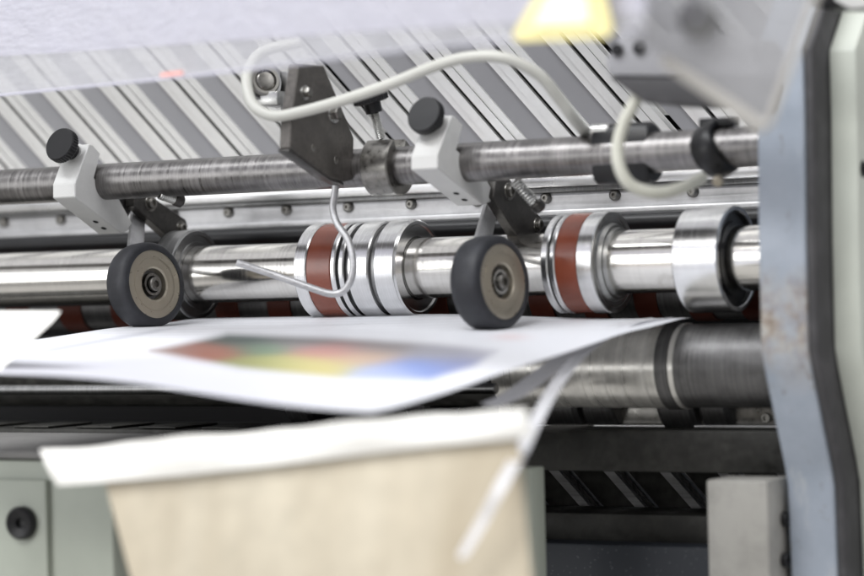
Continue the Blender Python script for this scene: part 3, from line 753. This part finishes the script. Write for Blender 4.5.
obj('printed_sheet', bm, M['print'], None, 60, 'white sheet printed with blurred orange, yellow and blue picture coming off the rollers', 'paper sheet')

# narrow white strips peeling down at the right of the sheet
def ribbon(px, wpx0, wpx1, Ys, lab, mt='paper', th=.0003):
    P = [at(x, y, Y) for (x, y), Y in zip(px, Ys)]
    P = smooth_path(P, 10); N = len(P)-1
    def fn(u, v):
        p = P[int(round(v*N))]; w = (wpx0+(wpx1-wpx0)*v)*.00095
        return p+Vector((w*(u-.5), 0, 0))*1.0+Vector((0, 0, -.0015*math.sin(u*math.pi)))
    obj('paper_strip', sheet(fn, 6, N, th), M[mt], None, 60, lab, 'paper strip')['group'] = 'white paper strips curling off the rollers'
ribbon([(672, 318), (640, 321.5), (610, 333), (580, 355), (556, 385), (537, 418), (521, 450), (503, 482), (483, 520), (462, 556)], 14, 6,
       [-.005, -.04, -.09, -.15, -.23, -.33, -.43, -.475, -.48, -.485], 'longest white paper strip, curling off the drum roller and down over the tan card', 'paper')
ribbon([(662, 317.6), (628, 323), (595, 338), (567, 356), (540, 376), (515, 394), (494, 404)], 17, 20,
       [-.005, -.045, -.09, -.14, -.18, -.22, -.26], 'shorter white paper strip between the printed sheet and the longest strip')

# ---------------------------------------------------------------- cream wrapper band and tan card in the foreground
Yc = -.445
TL, TR, BR, BL = at(104, 478, Yc), at(517, 432, Yc), at(545, 640, Yc-.02), at(146, 640, Yc-.02)
def tan(u, v):
    a = TL.lerp(TR, u); b = BL.lerp(BR, u); p = a.lerp(b, v)
    p.y += -.002*math.sin(v*math.pi*.5)+.008*math.sin(u*5+.5)*v; return p
obj('tan_card', sheet(tan, 40, 30, .0012), M['tan'], None, 60, 'tan card sheet hanging below the white paper band in the foreground', 'card')
Yw_ = Yc-.006
top_ = [(40, 449), (110, 446), (180, 437), (260, 431), (350, 423), (440, 414), (528, 409)]
bot_ = [(58, 486), (110, 482), (180, 476), (260, 467), (350, 456), (440, 445), (533, 437)]
def wr(u, v):
    px = 40+488*u; a = Vector((px, edge(top_, px)+1.2*math.sin(px*.031)+.7*math.sin(px*.083+1))); qx = 58+475*u; b = Vector((qx, edge(bot_, qx)))
    q = a.lerp(b, v); p = at(q.x, q.y, Yw_); p.y += -.0015*math.sin(v*math.pi)+.003*math.sin(u*17)*(1-v); return p
obj('paper_band', sheet(wr, 60, 12, .0008), M['wrap'], None, 60, 'torn cream-white paper band lying across the top of the tan card', 'paper band')
Yl = -.40
LL = [at(-60, 312, Yl+.04), at(60, 312, Yl+.04), at(52, 322, Yl+.02), at(-2, 372, Yl), at(-60, 380, Yl)]
obj('side_sheet', poly_slab(LL, Vector((0, .0012, .0006)), .0), M['wrap'], None, 60, 'plain off-white sheet corner at the left edge, overlapping the printed sheet', 'paper sheet')

# ---------------------------------------------------------------- pale green block, bottom left
Yn = -.30
zt = zat(60, 461, Yn)
xr = at(112, 500, Yn).x
t = thing('green_housing', 'pale green enamelled machine housing with a black knob, at the bottom left', 'machine housing', (xr-.1, Yn, zt-.12))
obj('front_panel', box(xr-.25, xr, Yn, Yn+.02, zt-.16, zt, .002), M['green'], t)
obj('top_plate', box(xr-.25, xr+.2, Yn-.001, -.109, zt+.001, zt+.006, .001), M['greytop'], t)
p = at(28, 522, Yn)
k_ = obj('knob', lathe([(0, 0), (0, .0112), (.010, .0112), (.012, .0095), (.010, .0035), (.007, .003), (.007, 0)], p, Vector((.1, -1, 0)), 48), M['black'], t)
q = at(46, 480, Yn-.004)
obj('raised_plate', box(xr-.245, q.x, Yn-.005, Yn-.0005, zt-.15, q.z, .0015), M['green'], t)
q = at(104, 480, Yn)
e0 = at(132, 480, Yn+.02)
obj('gap_shade', box(xr+.003, e0.x+.01, Yn+.04, Yn+.06, zt-.16, zt-.001, .001), M['void'], t)  # black sheet standing in for the dark gap beside the housing
# pale edge at right of the card
t_ = at(516, 468, -.12); t1_ = at(531, 468, -.12)
obj('edge_post', box(t_.x-.02, t1_.x, -.12, -.10, t_.z-.12, t_.z, .0015), M['green'], None, 35, 'narrow pale green post just right of the tan card', 'post')
# dark feed table below the paper
za = zat(200, 424, -.1)
t = thing('feed_table', 'dark ridged feed table in the shadow below the printed sheet', 'table', (xat(200, -.06, za), -.06, za-.01))
obj('table_top', box(xat(-200, -.06, za), xat(520, -.06, za), -.108, -.045, za-.012, za-.004, .001), M['beam'], t)
for i in range(10):
    x = xat(-20+i*62, -.07, za)
    obj('ridge', box(x, x+.034, -.105, -.05, za-.0035, za-.002, .0006), M['beam'], t)
q = zat(200, 389, -.05)
obj('guide_bar', rod(Vector((0, -.055, q)), X1, xat(-200, -.05, q), xat(500, -.05, q), .004), M['steel_dark'], t)

# ---------------------------------------------------------------- setting
obj('wall', box(-2.2, 2.2, .9, .95, -1.2, 2.2, 0), paint('shop_wall', (.30, .30, .31), .8, .1), None, kind='structure')
obj('shade_backdrop', box(-1.6, .5, .24, .26, -.6, zat(430, 200, .24), 0), M['void'], None, label='black backdrop added to keep the space behind the rollers dark', cat='panel')  # added black sheet, stands for the shade inside the machine
obj('floor', box(-4, 4, -5, .9, -1.25, -1.2, 0), paint('shop_floor', (.45, .44, .42), .6, .1), None, kind='structure')

# ---------------------------------------------------------------- light
w = bpy.data.worlds.new('World'); S.world = w; w.use_nodes = True; nt = w.node_tree
bg = nt.nodes['Background']
tc = nt.nodes.new('ShaderNodeTexCoord'); sp = nt.nodes.new('ShaderNodeSeparateXYZ')
nt.links.new(tc.outputs['Generated'], sp.inputs[0])
mr = nt.nodes.new('ShaderNodeMapRange'); mr.inputs[1].default_value = -1; mr.inputs[2].default_value = 1
nt.links.new(sp.outputs['Z'], mr.inputs[0])
c = ramp(nt, mr.outputs[0], [(.0, (.45, .44, .42)), (.40, (.50, .49, .47)), (.50, (.85, .84, .82)), (.56, (.50, .50, .51)), (.70, (.9, .9, .93)), (1, (1, 1, 1.04))])
nt.links.new(c, bg.inputs[0]); bg.inputs[1].default_value = .78
def area(name, loc, target, sx, sy, power, col=(1, 1, 1)):
    l = bpy.data.lights.new(name, 'AREA'); l.shape = 'RECTANGLE'; l.size = sx; l.size_y = sy; l.energy = power; l.color = col
    o = bpy.data.objects.new(name, l); COL.objects.link(o); o.location = loc
    o.rotation_euler = (Vector(target)-Vector(loc)).to_track_quat('-Z', 'Y').to_euler(); return o
area('ceiling_lamp', (-.4, -1.6, 2.2), (0, 0, 0), 2.6, .5, 62, (.96, .98, 1))
area('ceiling_lamp', (.3, -2.6, 1.9), (0, 0, 0), 2.6, .35, 42, (1, .98, .95))
area('added_front_fill', (-1.7, -2.9, .5), (0, 0, 0), 1.6, 1.6, 30, (.98, .99, 1))  # soft fill added from the front left, not a real window
area('ceiling_lamp', (2.2, -.6, 1.8), (0, 0, 0), .5, 1.8, 12, (1, 1, 1))

# ---------------------------------------------------------------- camera
cam = bpy.data.cameras.new('camera'); co = bpy.data.objects.new('camera', cam); COL.objects.link(co)
cam.sensor_width = 36; cam.lens = 36*F/W; cam.clip_end = 50; cam.clip_start = .05
mw = R.to_4x4(); mw.translation = CAM; co.matrix_world = mw
cam.dof.use_dof = True; cam.dof.focus_distance = proj(Vector((xs(330), -.04, ZS)))[2]; cam.dof.aperture_fstop = 3.5; cam.dof.aperture_blades = 8
S.camera = co
S.view_settings.view_transform = 'Standard'; S.view_settings.look = 'None'; S.view_settings.gamma = 1
S.view_settings.exposure = -.05
S.cycles.use_denoising = True
